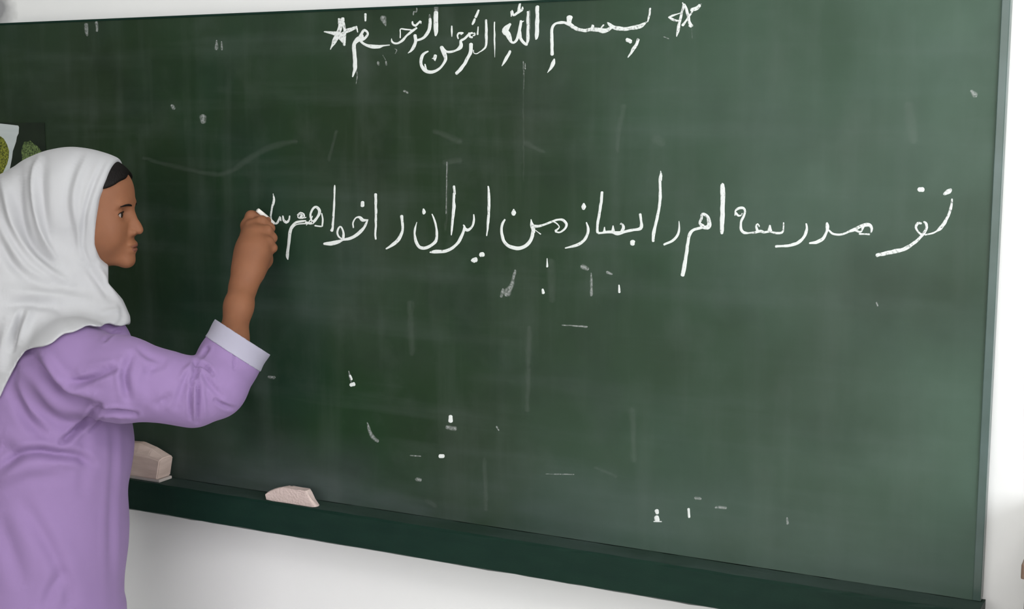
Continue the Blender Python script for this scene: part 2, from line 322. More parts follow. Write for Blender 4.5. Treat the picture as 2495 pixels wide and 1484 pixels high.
word('chalk_word', None, z5([
    [(280,556,24),(245,625,34),(215,675,24),(190,716,6)],
    [(280,262,26),(245,300,50),(225,340,60),(255,370,52),(278,420,40)], [(278,420,40),(290,450,26),(318,462,24),(355,420,28),(378,350,26),(390,280,28),(398,230,26)], [(405,240,14),(428,228,8)],
    [(385,340,28),(392,410,28),(420,455,26),(455,486,22)], [(472,130,24),(472,300,26),(472,430,30),(460,488,18)],
    [(576,72,32),(574,250,36),(570,395,36),(560,426,14)],
    [(292,178,8),(298,120,22),(315,165,22),(360,140,24),(410,105,26),(415,75,10)], [(387,34,20),(378,80,24),(368,140,22)]]))
word('chalk_word', None, z5([[(488,120,22),(488,300,26),(486,440,18)], [(445,690,10),(445,745,20)], [(435,765,3),(428,970,3)], [(230,310,6),(240,330,6)]]), FAINT)
word('chalk_word', None, z5([
    [(735,592,30),(733,470,30),(733,350,30),(742,290,30),(775,256,26),(820,245,24),(875,246,26)], [(875,246,26),(925,262,34),(960,290,40)],
    [(925,190,58),(922,236,44)], [(760,642,14),(752,680,36),(725,730,30),(686,790,6)]]))
word('chalk_word', None, z5([
    [(920,262,34),(970,295,40),(1030,320,40),(1090,330,32),(1160,318,34),(1240,325,40),(1330,330,36),(1380,300,30)], [(1160,320,30),(1178,278,24)], [(1260,320,24),(1295,272,18)],
    [(1340,245,16),(1365,270,34),(1420,300,34),(1520,312,36),(1620,300,36),(1700,280,34),(1745,252,22)],[(1772,236,8),(1782,200,14),(1796,150,16),(1800,90,14)], [(1700,270,16),(1762,240,14)],
    [(1548,432,34),(1588,448,32),(1580,462,20)], [(1668,428,28),(1640,500,34),(1600,560,30),(1558,622,12)]]), ROUGHC, 0.9)
word('chalk_star', 'chalk star right of the heading', z5([
    [(2088,395,8),(2105,320,30),(2125,230,26),(2145,130,26),(2168,50,24)], [(2168,50,24),(2195,110,22),(2215,190,22),(2240,285,34)],
    [(2004,187,18),(2050,215,26),(2125,235,18)], [(2010,182,12),(2060,160,18),(2128,140,12)], [(2335,55,24),(2300,90,40),(2252,112,36)], [(2265,110,20),(2215,185,18),(2150,275,20)], [(2225,280,20),(2258,275,20)],
    [(2152,30,10),(2160,50,14)]]), ROUGHC, 1.0)
word('chalk_word', None, z5([[(2250,310,4),(2258,415,4)], [(1950,400,12),(2000,420,14)], [(2330,70,30),(2355,40,12)]]), FAINT)
# the sentence, words from left (nearest the hand) to right
word('chalk_word', None, z6([
    [(399,272,5),(404,340,22),(388,400,16),(380,450,16),(380,500,16),(395,540,14)], [(395,540,14),(430,546,14),(448,525,16),(462,485,12),(470,520,12)],
    [(487,478,12),(496,515,16),(520,538,20),(543,520,16),(550,478,12)]]), ROUGHC, 0.7)
word('chalk_word', None, z6([
    [(535,878,8),(530,840,26),(538,760,24),(550,650,24),(565,590,24),(600,545,20),(650,527,18),(700,520,12)], [(568,600,12),(610,560,10),(670,548,10),(740,545,14)],
    [(700,535,16),(745,545,20),(790,515,22),(822,465,20),(826,430,20),(806,402,18),(782,396,16),(755,425,18),(742,480,16),(765,548,12)], [(845,455,10),(855,510,14),(852,560,14),(845,574,12),(785,568,14)], [(705,562,6),(745,510,10),(760,480,10)]]))
word('chalk_word', None, z6([[(625,470,12),(650,445,10),(680,460,12),(682,490,12),(650,498,12),(625,488,10),(640,460,10),(670,470,14),(650,485,14)], [(685,495,14),(702,490,8)]]), ROUGHC, 0.8)
word('chalk_word', None, z6([
    [(966,195,8),(965,230,14),(961,350,16),(955,470,16),(948,560,18)], [(948,540,18),(945,590,18),(938,612,24)],
    [(868,735,18),(935,728,34),(1010,712,26),(1040,698,18),(1110,682,24),(1180,642,28),(1235,585,24),(1272,512,10)], [(1042,692,20),(1048,630,18),(1025,578,16),(1004,584,16),(990,630,16),(1005,670,16),(1035,690,12)],
    [(1138,585,10),(1134,540,14),(1160,495,14),(1195,490,22),(1222,516,26),(1272,514,8)], [(1222,352,30),(1220,382,32)],
    [(1342,278,24),(1345,400,20),(1344,560,20),(1340,640,18),(1344,690,14)],
    [(1583,478,24),(1590,560,20),(1588,620,22),(1560,685,28),(1510,735,28),(1440,780,12)]]))
word('chalk_word', None, z6([
    [(1722,535,6),(1708,590,14),(1702,650,18),(1718,720,24),(1750,765,26),(1795,772,26),(1860,745,26),(1900,695,26),(1906,620,20),(1890,530,18),(1862,462,10)], [(1783,415,16),(1788,440,30),(1785,455,20)],
    [(2064,270,18),(2062,370,26),(2056,470,22),(2048,560,20),(2040,652,10)],
    [(1845,812,12),(1900,806,30),(1980,802,26),(2050,770,26),(2110,710,24),(2148,630,22),(2162,580,20),(2152,562,12)], [(2158,590,22),(2190,608,26),(2232,575,20),(2248,520,18),(2246,465,10)],
    [(2378,205,12),(2387,300,22),(2386,420,22),(2376,560,20),(2365,658,10)], [(2312,835,36),(2332,832,36)]]))
word('chalk_word', None, z6([[(2066,205,22),(2068,275,20)], [(2235,885,34),(2268,882,34)], [(2250,870,20),(2250,900,20)]]), ROUGHC, 0.9)
word('chalk_word', None, z7([
    [(206,562,16),(182,605,26),(174,670,26),(190,760,28),(240,825,30),(310,850,34),(385,845,34),(445,805,34),(482,740,32),(492,680,30)],
    [(690,578,16),(745,562,20),(795,565,24),(830,605,24),(815,655,18),(765,690,14),(722,684,16)], [(722,674,20),(760,640,10),(738,605,12),(700,582,12)],
    [(298,458,12),(298,490,46),(298,508,34)]]))
word('chalk_word', None, z7([[(492,690,32),(490,640,36),(478,600,28),(474,562,10)], [(490,630,34),(550,630,26),(620,608,20),(700,578,16)], [(520,670,6),(570,710,10)]]), ROUGHC, 0.8)
word('chalk_word', None, z7([
    [(1035,592,12),(1052,655,24),(1044,715,26),(1000,780,26),(930,822,28),(822,850,12)], [(1007,400,16),(1007,430,44),(1006,450,32)],
    [(1192,285,24),(1182,400,26),(1162,520,24),(1148,610,22),(1146,690,24),(1180,700,18),(1240,690,22),(1300,688,28),(1350,705,30),(1420,685,24),(1500,668,24),(1575,655,26),(1592,620,24),(1580,508,26)],
    [(1218,690,28),(1218,640,10)], [(1306,690,34),(1305,625,10)], [(1330,690,20),(1380,690,20)], [(1504,785,42),(1503,808,42)],
    [(1780,150,22),(1782,300,26),(1770,440,24),(1740,590,26),(1716,700,28),(1708,778,26)],
    [(1972,578,6),(1974,650,18),(1955,720,22),(1900,780,24),(1822,815,18)],
    [(2012,1125,34),(2030,1020,34),(2048,900,30),(2062,800,28),(2080,710,28),(2125,665,24),(2195,645,22)],
    [(2412,200,20),(2415,230,38),(2413,480,40),(2407,650,36),(2405,700,26)]]))
word('chalk_word', None, z7([[(1786,70,8),(1788,110,28),(1784,160,28)], [(1385,690,16),(1410,650,20),(1402,615,16),(1385,600,12),(1378,610,8)],
    [(2200,640,34),(2255,640,36),(2280,595,36),(2262,530,34),(2212,508,28),(2200,550,26),(2180,595,24),(2215,625,30)]]), ROUGHC, 1.0)
word('chalk_word', None, z8([
    [(168,412,8),(172,375,16),(200,354,20),(235,354,20),(248,380,16),(236,420,18),(215,470,16),(220,530,20),(240,552,20)], [(176,395,18),(196,416,16),(218,412,10),(226,398,10)],
    [(740,480,10),(744,530,18),(722,590,20),(670,636,24),(600,655,22),(498,663,18)],
    [(908,475,16),(912,500,28),(905,545,20),(875,600,24),(830,628,24),(770,638,14)], [(922,532,10),(955,560,16),(1010,568,18),(1070,552,14)],
    [(1652,205,36),(1680,203,34)]]))
word('chalk_word', None, z8([[(240,552,20),(300,555,16),(370,540,18),(400,548,18),(450,545,14),(510,556,16),(552,542,12),(558,472,10)], [(347,535,20),(338,500,16),(350,482,14),(362,500,14)], [(450,535,30),(448,495,14)],
    [(1070,552,14),(1130,525,24),(1200,495,26),(1250,490,26),(1268,520,20),(1262,550,12)], [(1170,562,12),(1250,565,12)], [(1140,535,16),(1180,545,16),(1200,505,20)],
    [(1312,732,28),(1400,712,26),(1520,688,26),(1600,640,24),(1670,580,20),(1708,520,18),(1705,480,18),(1690,465,14)], [(1675,572,18),(1640,545,14),(1622,510,14),(1640,475,14),(1668,478,12)],
    [(1700,570,12),(1775,550,16),(1830,505,24),(1880,430,20),(1905,350,18),(1916,282,12)], [(1852,242,18),(1890,220,32),(1908,205,16)]]), ROUGHC, 0.7)
word('chalk_mark', 'small white chalk dot or tick', [
    [(855,938,8),(862,936,9)], [(853,915,4),(857,925,4)], [(1098,1015,9),(1098,1026,10)], [(1072,1112,8),(1080,1111,8)], [(1678,1240,5),(1679,1260,5)], [(1600,1244,8),(1601,1250,8)], [(1600,1260,10),(1601,1268,10)],
    [(1593,1271,2),(1612,1271,2)], [(1322,705,4),(1324,714,6)], [(1333,630,2),(1333,650,4)], [(1508,695,3),(1509,712,5)]], CHALK)
word('chalk_mark', 'rubbed chalk trace', [
    [(495,285,16),(495,296,14)], [(528,100,6),(527,118,10)], [(540,102,4),(541,120,6)], [(1255,660,8),(1248,690,10),(1235,715,18)], [(1225,705,6),(1222,722,8)], [(1440,665,3),(1441,690,7),(1441,720,6)], [(1420,650,14),(1432,655,8)], [(1480,663,8),(1490,668,6)],
    [(1370,792,3),(1430,796,5)], [(1275,150,3),(1276,180,3)], [(1330,1155,2),(1398,1156,3)], [(1000,1110,3),(1025,1112,3)], [(895,1030,4),(905,1060,10),(920,1075,8)], [(1090,1040,10),(1108,1045,12)], [(655,918,6),(668,920,8)], [(2368,222,10),(2376,232,14)],
    [(850,905,4),(855,930,6)], [(1016,1168,10),(1024,1170,8)], [(1695,1214,8),(1706,1215,8)], [(1745,1237,8),(1768,1238,8)], [(1918,1262,5),(1919,1276,6)], [(2136,738,6),(2138,745,5)], [(210,60,10),(212,85,8)], [(235,55,8),(237,75,6)], [(985,222,6),(993,226,6)], [(420,258,10),(424,264,8)],
    [(1089,395,3),(1087,520,3)], [(1210,1040,5),(1215,1048,4)]], FAINT, 0.9)
word('chalk_mark', 'ghost of a wiped chalk curve', [
    [(350,385,10),(420,405,12),(540,424,14),(600,392,16),(660,358,18),(720,345,14)], [(1085,395,16),(1120,392,16)], [(1090,400,8),(1087,560,6)], [(1275,180,4),(1276,440,4)],
    [(1520,260,16),(1508,320,14),(1505,370,8)], [(1343,640,24),(1346,730,18)], [(1000,740,20),(1004,860,16)], [(1290,800,14),(1285,1000,12)], [(1060,320,14),(1120,345,16)], [(1280,350,12),(1325,370,10)], [(1600,340,30),(1612,350,20)], [(820,320,8),(800,390,10)],
    [(1040,1220,10),(1060,1232,14)], [(1180,1120,10),(1185,1240,12)], [(2215,260,30),(2225,340,26)], [(1450,1140,8),(1500,1160,10)], [(1540,1000,18),(1545,1120,14)]], GHOST, 1.5)

# ------------------------------------------------------------------ implicit surfaces for the figure
def cap(p, a, b, ra, rb):
    a = np.asarray(a, np.float32); b = np.asarray(b, np.float32); ab = b-a
    t = np.clip(((p-a)@ab)/max(float(ab@ab), 1e-12), 0, 1); q = p-a-t[:, None]*ab
    return np.sqrt((q*q).sum(1))-(ra+(rb-ra)*t)
def ell(p, c, r):
    q = (p-np.asarray(c, np.float32)); r = np.asarray(r, np.float32)
    k0 = np.sqrt(((q/r)**2).sum(1)); k1 = np.sqrt(((q/(r*r))**2).sum(1)); return k0*(k0-1)/np.maximum(k1, 1e-9)
def smin(a, b, k):
    h = np.clip(0.5+0.5*(b-a)/k, 0, 1); return b*(1-h)+a*h-k*h*(1-h)
def smax(a, b, k): return -smin(-a, -b, k)
def chain(p, pts, k):
    d = None
    for (a, ra), (b, rb) in zip(pts[:-1], pts[1:]):
        c = cap(p, a, b, ra, rb); d = c if d is None else smin(d, c, k)
    return d
def polygonise(f, lo, hi, h, B=16):
    lo = np.asarray(lo, float); n = np.ceil((np.asarray(hi)-lo)/h/B).astype(int); NX, NY, NZ = n*B+4
    g = np.arange(B+1); gx, gy, gz = np.meshgrid(g, g, g, indexing='ij'); base = np.stack([gx, gy, gz], -1).reshape(-1, 3)
    bi = np.stack(np.meshgrid(*[np.arange(k) for k in n], indexing='ij'), -1).reshape(-1, 3)
    cen = (lo+(bi*B+B/2)*h).astype(np.float32); dc = f(cen); bi = bi[np.abs(dc) < B*h*0.8660*1.35+0.006]
    key = lambda c: ((c[:, 0]+1)*NY+(c[:, 1]+1))*NZ+(c[:, 2]+1)
    VK, VP, Q = [], [], []
    E = [((0,0,0),(1,0,0)),((0,1,0),(1,1,0)),((0,0,1),(1,0,1)),((0,1,1),(1,1,1)),((0,0,0),(0,1,0)),((1,0,0),(1,1,0)),((0,0,1),(0,1,1)),((1,0,1),(1,1,1)),((0,0,0),(0,0,1)),((1,0,0),(1,0,1)),((0,1,0),(0,1,1)),((1,1,0),(1,1,1))]
    CH = 12
    for s in range(0, len(bi), CH):
        blk = bi[s:s+CH]; pts = (lo+((blk[:, None, :]*B+base[None]))*h).reshape(-1, 3).astype(np.float32)
        DD = f(pts).reshape(len(blk), B+1, B+1, B+1)
        for k, b0 in enumerate(blk):
            D = DD[k]; neg = D < 0
            if neg.all() or not neg.any(): continue
            c8 = sum(neg[i:B+i, j:B+j, l:B+l].astype(np.int8) for i in (0, 1) for j in (0, 1) for l in (0, 1))
            A = np.argwhere((c8 > 0) & (c8 < 8)); acc = np.zeros((len(A), 3)); cnt = np.zeros(len(A))
            for e0, e1 in E:
                a = A+e0; b = A+e1; va = D[a[:, 0], a[:, 1], a[:, 2]]; vb = D[b[:, 0], b[:, 1], b[:, 2]]; m = (va < 0) != (vb < 0)
                t = np.where(m, va/np.where(m, va-vb, 1), 0)[:, None]; acc += np.where(m[:, None], np.array(e0)+t*(np.array(e1)-np.array(e0)), 0); cnt += m
            VK.append(key(A+b0*B)); VP.append(lo+(A+b0*B+acc/cnt[:, None])*h)
            for ax in range(3):
                sl = [slice(0, B)]*3; s2 = list(sl); s2[ax] = slice(1, B+1)
                n0 = neg[tuple(sl)]; n1 = neg[tuple(s2)]; X = np.argwhere(n0 != n1)
                if not len(X): continue
                flip = n0[X[:, 0], X[:, 1], X[:, 2]]; X = X+b0*B; u = np.zeros(3, int); v = np.zeros(3, int); u[(ax+1) % 3] = 1; v[(ax+2) % 3] = 1
                q = np.stack([key(X-u-v), key(X-v), key(X), key(X-u)], 1); q[~flip] = q[~flip][:, ::-1]; Q.append(q)
    VK = np.concatenate(VK); VP = np.concatenate(VP); Q = np.concatenate(Q)
    o = np.argsort(VK); VK = VK[o]; VP = VP[o]; ix = np.searchsorted(VK, Q); ix = np.minimum(ix, len(VK)-1)
    ok = (VK[ix] == Q).all(1); return VP, ix[ok]
def smooth_verts(V, Q, it, lam=0.5):
    for _ in range(it):
        acc = np.zeros_like(V); cnt = np.zeros(len(V))
        for i in range(4):
            a = Q[:, i]; b = Q[:, (i+1) % 4]
            for k in range(3): acc[:, k] += np.bincount(a, V[b, k], len(V))+np.bincount(b, V[a, k], len(V))
            cnt += np.bincount(a, minlength=len(V))+np.bincount(b, minlength=len(V))
        V = V+lam*(acc/np.maximum(cnt, 1)[:, None]-V)
    return V
def normals(V, Q):
    n = np.cross(V[Q[:, 2]]-V[Q[:, 0]], V[Q[:, 3]]-V[Q[:, 1]]); N = np.zeros_like(V)
    for i in range(4):
        for k in range(3): N[:, k] += np.bincount(Q[:, i], n[:, k], len(V))
    return N/np.maximum(np.linalg.norm(N, axis=1), 1e-12)[:, None]
def to_mesh(name, V, Q):
    me = bpy.data.meshes.new(name); me.vertices.add(len(V)); me.vertices.foreach_set('co', V.astype(np.float32).ravel())
    me.loops.add(len(Q)*4); me.loops.foreach_set('vertex_index', Q.astype(np.int32).ravel())
    me.polygons.add(len(Q)); me.polygons.foreach_set('loop_start', np.arange(len(Q), dtype=np.int32)*4); me.polygons.foreach_set('loop_total', np.full(len(Q), 4, np.int32))
    me.update(); me.validate(); return me
def px_of(V):
    q = V-CAM; d = q@F_; return np.stack([CX+FPX*(q@R_)/d, CY-FPX*(q@U_)/d], 1), d
def folds(V, Q, curves):
    """press creases and raise ridges along surveyed fold lines; (points, width px, depth mm; negative depth = ridge)"""
    N = normals(V, Q); P, _ = px_of(V); face = np.clip(-(N@F_)*1.6, 0, 1); D = np.zeros(len(V))
    for pts, w, amp in curves:
        c = catmull([(a[0], a[1], a[2] if len(a) > 2 else 1.0) for a in pts], 8.0); best = np.full(len(V), 1e9); strength = np.zeros(len(V))
        lo = c[:, :2].min(0)-3*w; hi = c[:, :2].max(0)+3*w; sel = np.where(((P > lo) & (P < hi)).all(1) & (face > 0))[0]
        bs = best[sel]; st = strength[sel]
        for i in range(len(c)-1):
            a, b = c[i, :2], c[i+1, :2]; ab = b-a; t = np.clip(((P[sel]-a)@ab)/max(ab@ab, 1e-9), 0, 1); d = np.linalg.norm(P[sel]-a-t[:, None]*ab, axis=1)
            taper = math.sin(math.pi*min(1, max(0, (i+0.5)/(len(c)-1))))**0.5; m = d < bs; bs[m] = d[m]; st[m] = taper*c[i, 2]
        D[sel] -= amp*0.0015*st*np.exp(-(bs/w)**2)
        D[sel] += amp*0.0005*st*np.exp(-((bs-1.8*w)/w)**2)
    return V+N*(D*face)[:, None]
px = 2.35/FPX                                             # metres per pixel at the girl's distance

# head frame: X towards the face, Y towards the far side, Z up
HO = at(200, 521, 2.36); HY = math.radians(0)
hX = R_*math.cos(HY)-FH*math.sin(HY); hY = FH*math.cos(HY)+R_*math.sin(HY); hZ = np.array([0, 0, 1.0])
TL = math.radians(-1.0); hX, hZ = hX*math.cos(TL)-hZ*math.sin(TL), hZ*math.cos(TL)+hX*math.sin(TL)
HM = np.stack([hX, hY, hZ], 1).astype(np.float32)
def hl(p): return (p-HO.astype(np.float32))@HM
def hw(x, y, z): return HO+hX*x+hY*y+hZ*z
def skull(q):
    d = ell(q, (-0.006, 0, 0.022), (0.090, 0.070, 0.081))
    d = smin(d, ell(q, (0.030, 0, 0.012), (0.0575, 0.056, 0.078)), 0.02)
    d = smin(d, ell(q, (0.047, 0, 0.043), (0.0405, 0.046, 0.040)), 0.016)
    d = smin(d, ell(q, (0.030, 0, -0.042), (0.052, 0.047, 0.052)), 0.02)
    return d
def head(q):
    d = skull(q)
    d = smin(d, ell(q, (0.0735, 0, -0.083), (0.0145, 0.020, 0.0135)), 0.020)
    d = smin(d, ell(q, (0.058, 0, -0.058), (0.031, 0.027, 0.023)), 0.014)          # muzzle
    q2 = q.copy(); q2[:, 1] = np.abs(q2[:, 1])
    d = smin(d, ell(q2, (0.049, 0.034, -0.028), (0.029, 0.024, 0.034)), 0.020)      # cheeks
    d = smin(d, ell(q2, (0.076, 0.022, 0.0165), (0.012, 0.022, 0.007)), 0.010)      # brow
    d = smax(d, -ell(q2, (0.088, 0.0300, 0.001), (0.015, 0.017, 0.0115)), 0.008)    # sockets
    lid = ell(q2, (0.0685, 0.0300, 0.000), (0.0132, 0.0150, 0.0126))
    lid = smax(lid, -ell(q2, (0.0815, 0.0305, -0.0010), (0.0105, 0.0125, 0.0050)), 0.0015)
    d = smin(d, lid, 0.003)
    n = chain(q, [((0.0820, 0, 0.010), 0.0062), ((0.0870, 0, -0.006), 0.0060), ((0.0945, 0, -0.0245), 0.0070), ((0.0975, 0, -0.0300), 0.0078)], 0.006)
    n = smin(n, ell(q, (0.081, 0, -0.022), (0.016, 0.013, 0.015)), 0.008)
    n = smin(n, ell(q2, (0.0870, 0.0100, -0.0335), (0.0095, 0.0062, 0.0062)), 0.004)
    n = smax(n, -ell(q2, (0.0915, 0.0055, -0.0405), (0.0045, 0.0028, 0.0035)), 0.002)
    d = smin(d, n, 0.007)
    d = smin(d, ell(q, (0.0830, 0, -0.0545), (0.0100, 0.0200, 0.0052)), 0.005)
    d = smin(d, ell(q, (0.0815, 0, -0.0650), (0.0095, 0.0165, 0.0056)), 0.005)
    d = smax(d, -ell(q, (0.0945, 0, -0.0598), (0.0085, 0.0205, 0.0016)), 0.0016)
    ear = ell(q2, (-0.002, 0.064, -0.006), (0.014, 0.006, 0.024))
    return smin(d, ear, 0.006)
# arm and hand joints (surveyed on the photograph, with the distance of each)
SH = at(180, 905, 2.285); EL = at(526, 945, 2.305); WR = at(592, 700, 2.425)
P_ = at
HAND = {
 'palm': [(at(592, 700, 2.425), 0.0235), (at(606, 655, 2.438), 0.0265), (at(616, 615, 2.452), 0.0290), (at(620, 580, 2.468), 0.0265)],
 'index': [(at(612, 600, 2.475), 0.016), (at(603, 550, 2.487), 0.0120), (at(612, 527, 2.497), 0.0105), (at(634, 527, 2.505), 0.0092), (at(650, 538, 2.510), 0.0082)],
 'middle': [(at(618, 600, 2.468), 0.016), (at(614, 553, 2.476), 0.0122), (at(638, 540, 2.484), 0.0108), (at(657, 556, 2.492), 0.0095), (at(651, 572, 2.494), 0.0088)],
 'ring': [(at(626, 605, 2.458), 0.015), (at(628, 570, 2.460), 0.0120), (at(650, 562, 2.468), 0.0104), (at(663, 580, 2.478), 0.0092), (at(652, 594, 2.480), 0.0085)],
 'little': [(at(626, 620, 2.448), 0.015), (at(636, 596, 2.446), 0.0115), (at(654, 590, 2.454), 0.0096), (at(664, 604, 2.462), 0.0085), (at(653, 614, 2.468), 0.0080)],
 'thumb': [(at(618, 665, 2.455), 0.017), (at(644, 634, 2.475), 0.0145), (at(652, 600, 2.498), 0.0110), (at(650, 570, 2.508), 0.0098), (at(648, 548, 2.514), 0.0088)],
}
HC = at(625, 600, 2.46).astype(np.float32)
NECK0 = hw(-0.020, 0, -0.055); NECK1 = at(160, 760, 2.37); CHEST = at(130, 900, 2.38); BELLY = at(120, 1150, 2.39)
def body(p):
    d = chain(p, [(NECK0, 0.045), (NECK1, 0.047), (CHEST, 0.070), (BELLY, 0.075)], 0.05)
    d = smin(d, cap(p, at(150, 860, 2.40), SH, 0.045, 0.040), 0.03)
    arm = chain(p, [(SH, 0.040), (at(360, 935, 2.275), 0.035), (EL, 0.030), (at(566, 830, 2.358), 0.0250), (at(582, 745, 2.40), 0.0226), (WR, 0.0225)], 0.02)
    d = smin(d, arm, 0.02)
    q = hl(p); near = (q*q).sum(1) < 0.24**2
    if near.any():
        h = np.full(len(p), 1.0, np.float32); h[near] = head(q[near]); d = smin(d, h, 0.016)
    near = ((p-HC)**2).sum(1) < 0.19**2
    if near.any():
        pp = p[near]; palm = chain(pp, HAND['palm'], 0.02)
        for k in ('index', 'middle', 'ring', 'little', 'thumb'):
            fch = HAND[k]; palm = smin(palm, cap(pp, fch[0][0], fch[1][0], fch[0][1], fch[1][1]), 0.012)
        fi = None
        for k in ('index', 'middle', 'ring', 'little', 'thumb'):
            c = chain(pp, HAND[k][1:], 0.004); fi = c if fi is None else smin(fi, c, 0.0022)
        palm = smin(palm, fi, 0.006); d[near] = smin(d[near], palm, 0.012)
    return d
def bounds(pts, pad): a = np.array(pts); return a.min(0)-pad, a.max(0)+pad
girl = thing('person', 'girl in white headscarf and lilac tunic writing on the chalkboard with her raised arm', 'person', (CHEST[0], CHEST[1], 0.0))
lo, hi = bounds([HO, at(670, 510, 2.51), EL, SH, BELLY, CHEST], 0.15)
V, Q = polygonise(body, lo, hi, 0.0019)
V = smooth_verts(V, Q, 1, 0.4)
obj('body', to_mesh('body', V, Q), SKIN, girl, True)
print('body', len(V))
# finger nails
def project(fn, p, d, n=60):
    p = np.array(p, float); d = np.array(d, float)/np.linalg.norm(d)
    for _ in range(n):
        s = float(fn(p[None].astype(np.float32))[0])
        if s < 1e-4: break
        p = p+d*s*0.8
    return p
def tube_mesh(pts, radii, n=8, flat=1.0, up=(0, 0, 1)):
    b = bmesh.new(); rows = []; P = [Vector(p) for p in pts]
    for i, p in enumerate(P):
        t = (P[min(i+1, len(P)-1)]-P[max(i-1, 0)]).normalized(); a = t.cross(Vector(up)).normalized(); c = a.cross(t).normalized()
        rows.append([b.verts.new(p+a*math.cos(2*math.pi*k/n)*radii[i]*flat+c*math.sin(2*math.pi*k/n)*radii[i]) for k in range(n)])
    for i in range(len(P)-1):
        for k in range(n): b.faces.new((rows[i][k], rows[i][(k+1) % n], rows[i+1][(k+1) % n], rows[i+1][k]))
    b.faces.new(rows[0][::-1]); b.faces.new(rows[-1]); bmesh.ops.recalc_face_normals(b, faces=b.faces); return b
headw = lambda p: head(hl(p))
for s in (-1, 1):
    pts = []; 
    for t in np.linspace(0, 1, 12):
        y = s*(0.0125+0.033*t); z = 0.0135+0.0040*math.sin(t*2.2)-0.003*t
        pts.append(project(headw, hw(0.13-0.03*t, y, z), -hX+hY*(-s*0.15*t))+hX*0.0002)
    obj('eyebrow', tube_mesh(pts, [0.0008+0.0012*math.sin(math.pi*min(1, 0.12+t*0.86))**0.7 for t in np.linspace(0, 1, 12)], 8, 0.5, hZ), HAIRM, girl, True)
    ec = hw(0.0685, s*0.0300, -0.0005)
    b = bmesh.new(); bmesh.ops.create_uvsphere(b, u_segments=72, v_segments=54, radius=0.0117)
    g = Vector(hX*0.98-hY*0.0+hZ*(-0.05)).normalized()
    for f in b.faces:
        c = f.calc_center_median().normalized().dot(g); f.material_index = 1 if c > math.cos(math.radians(34)) else 0
    for v in b.verts: v.co += Vector(ec)
    obj('eye', b, [EYEW, IRIS], girl, True)
    pts = []
    for t in np.linspace(-1, 1, 12):
        pts.append(hw(0.0685+0.0128*math.sqrt(max(0.05, 1-(t*0.86)**2)), s*0.0305+t*0.0125, -0.0003+0.0050*(1-t*t)**0.7))
    obj('eyelash', tube_mesh(pts, [0.0006]*12, 6, 1.2, hZ), HAIRM, girl, True)
for nm, z, w in (('upper', -0.0562, 0.0175), ('lower', -0.0645, 0.0150)):
    pts = []
    for t in np.linspace(-1, 1, 15):
        zz = z+(0.0016*t*t if nm == 'lower' else -0.0022*t*t)
        pts.append(project(headw, hw(0.13, t*w, zz), -hX)-hX*0.0011)
    obj('lip', tube_mesh(pts, [0.0004+0.0030*(1-t*t)**0.6 for t in np.linspace(-1, 1, 15)], 10, 0.55, hZ), LIPM, girl, True)
# hair
def hairf(p):
    q = hl(p); d = skull(q)-0.0055
    wav = 0.0010*np.sin(q[:, 1]*170+1)
    line = 0.0665+wav-0.62*np.abs(q[:, 1])**1.15                # hairline height at the forehead
    side = np.where(np.abs(q[:, 1]) > 0.035, 0.036-q[:, 0], -1)
    cut = (line-q[:, 2])*0.8
    cut = np.minimum(cut, q[:, 0]-(0.038+0.20*np.maximum(q[:, 2], -0.01)))           # hair in front of the ears
    return smax(d, cut, 0.008)
lo, hi = hw(0, 0, 0)-0.14, hw(0, 0, 0)+0.14
V, Q = polygonise(hairf, lo, hi, 0.0022); V = smooth_verts(V, Q, 3); obj('hair', to_mesh('hair', V, Q), HAIRM, girl, True)

# ---- tunic
TOR = [(at(150, 800, 2.38), 0.060), (at(118, 905, 2.38), 0.120), (at(118, 1080, 2.385), 0.138), (at(100, 1300, 2.395), 0.142), (at(94, 1500, 2.40), 0.145)]
ZH = 0.42
def torso(p, infl=0.0):
    # a column wider across the shoulders (along the view) than front to back
    c = TOR; d = None
    q = p
    for (a, ra), (b, rb) in zip(c[:-1], c[1:]):
        a = np.asarray(a, np.float32); b = np.asarray(b, np.float32); ab = b-a; t = np.clip(((q-a)@ab)/float(ab@ab), 0, 1); w = q-a-t[:, None]*ab
        dep = w@FH.astype(np.float32); w2 = w-dep[:, None]*FH.astype(np.float32)+(dep*0.90)[:, None]*FH.astype(np.float32)
        e = np.sqrt((w2*w2).sum(1))-(ra+(rb-ra)*t); d = e if d is None else smin(d, e, 0.03)
    base = np.asarray(TOR[-1][0], np.float32); w = q-base; dz = w[:, 2]
    rad = np.sqrt((w[:, 0]**2+w[:, 1]**2))-(0.140-0.07*np.minimum(dz, 0)); sk = smax(rad, np.maximum(dz, ZH-p[:, 2]), 0.01)
    return smin(d, sk, 0.03)-infl
def shoulders(p):
    d = cap(p, at(140, 850, 2.50), at(180, 885, 2.27), 0.062, 0.066)
    d = smin(d, cap(p, at(215, 880, 2.36), at(225, 850, 2.355), 0.075, 0.068), 0.03)
    return d
CN = at(591, 822, 2.345)
_l = at(652, 862, 2.345)-at(530, 783, 2.345); cuff_ax = np.cross(_l, ray(591, 822)); cuff_ax /= np.linalg.norm(cuff_ax); cuff_ax *= np.sign(cuff_ax[2])
SLV = [(at(185, 905, 2.265), 0.072), (at(300, 925, 2.255), 0.069), (at(400, 942, 2.262), 0.0565), (at(470, 958, 2.275), 0.0535), (at(527, 935, 2.290), 0.0545)]
FOR = [(at(522, 945, 2.290), 0.0545), (at(558, 878, 2.318), 0.0525), (CN, 0.0525), (CN+cuff_ax*0.06, 0.0540)]
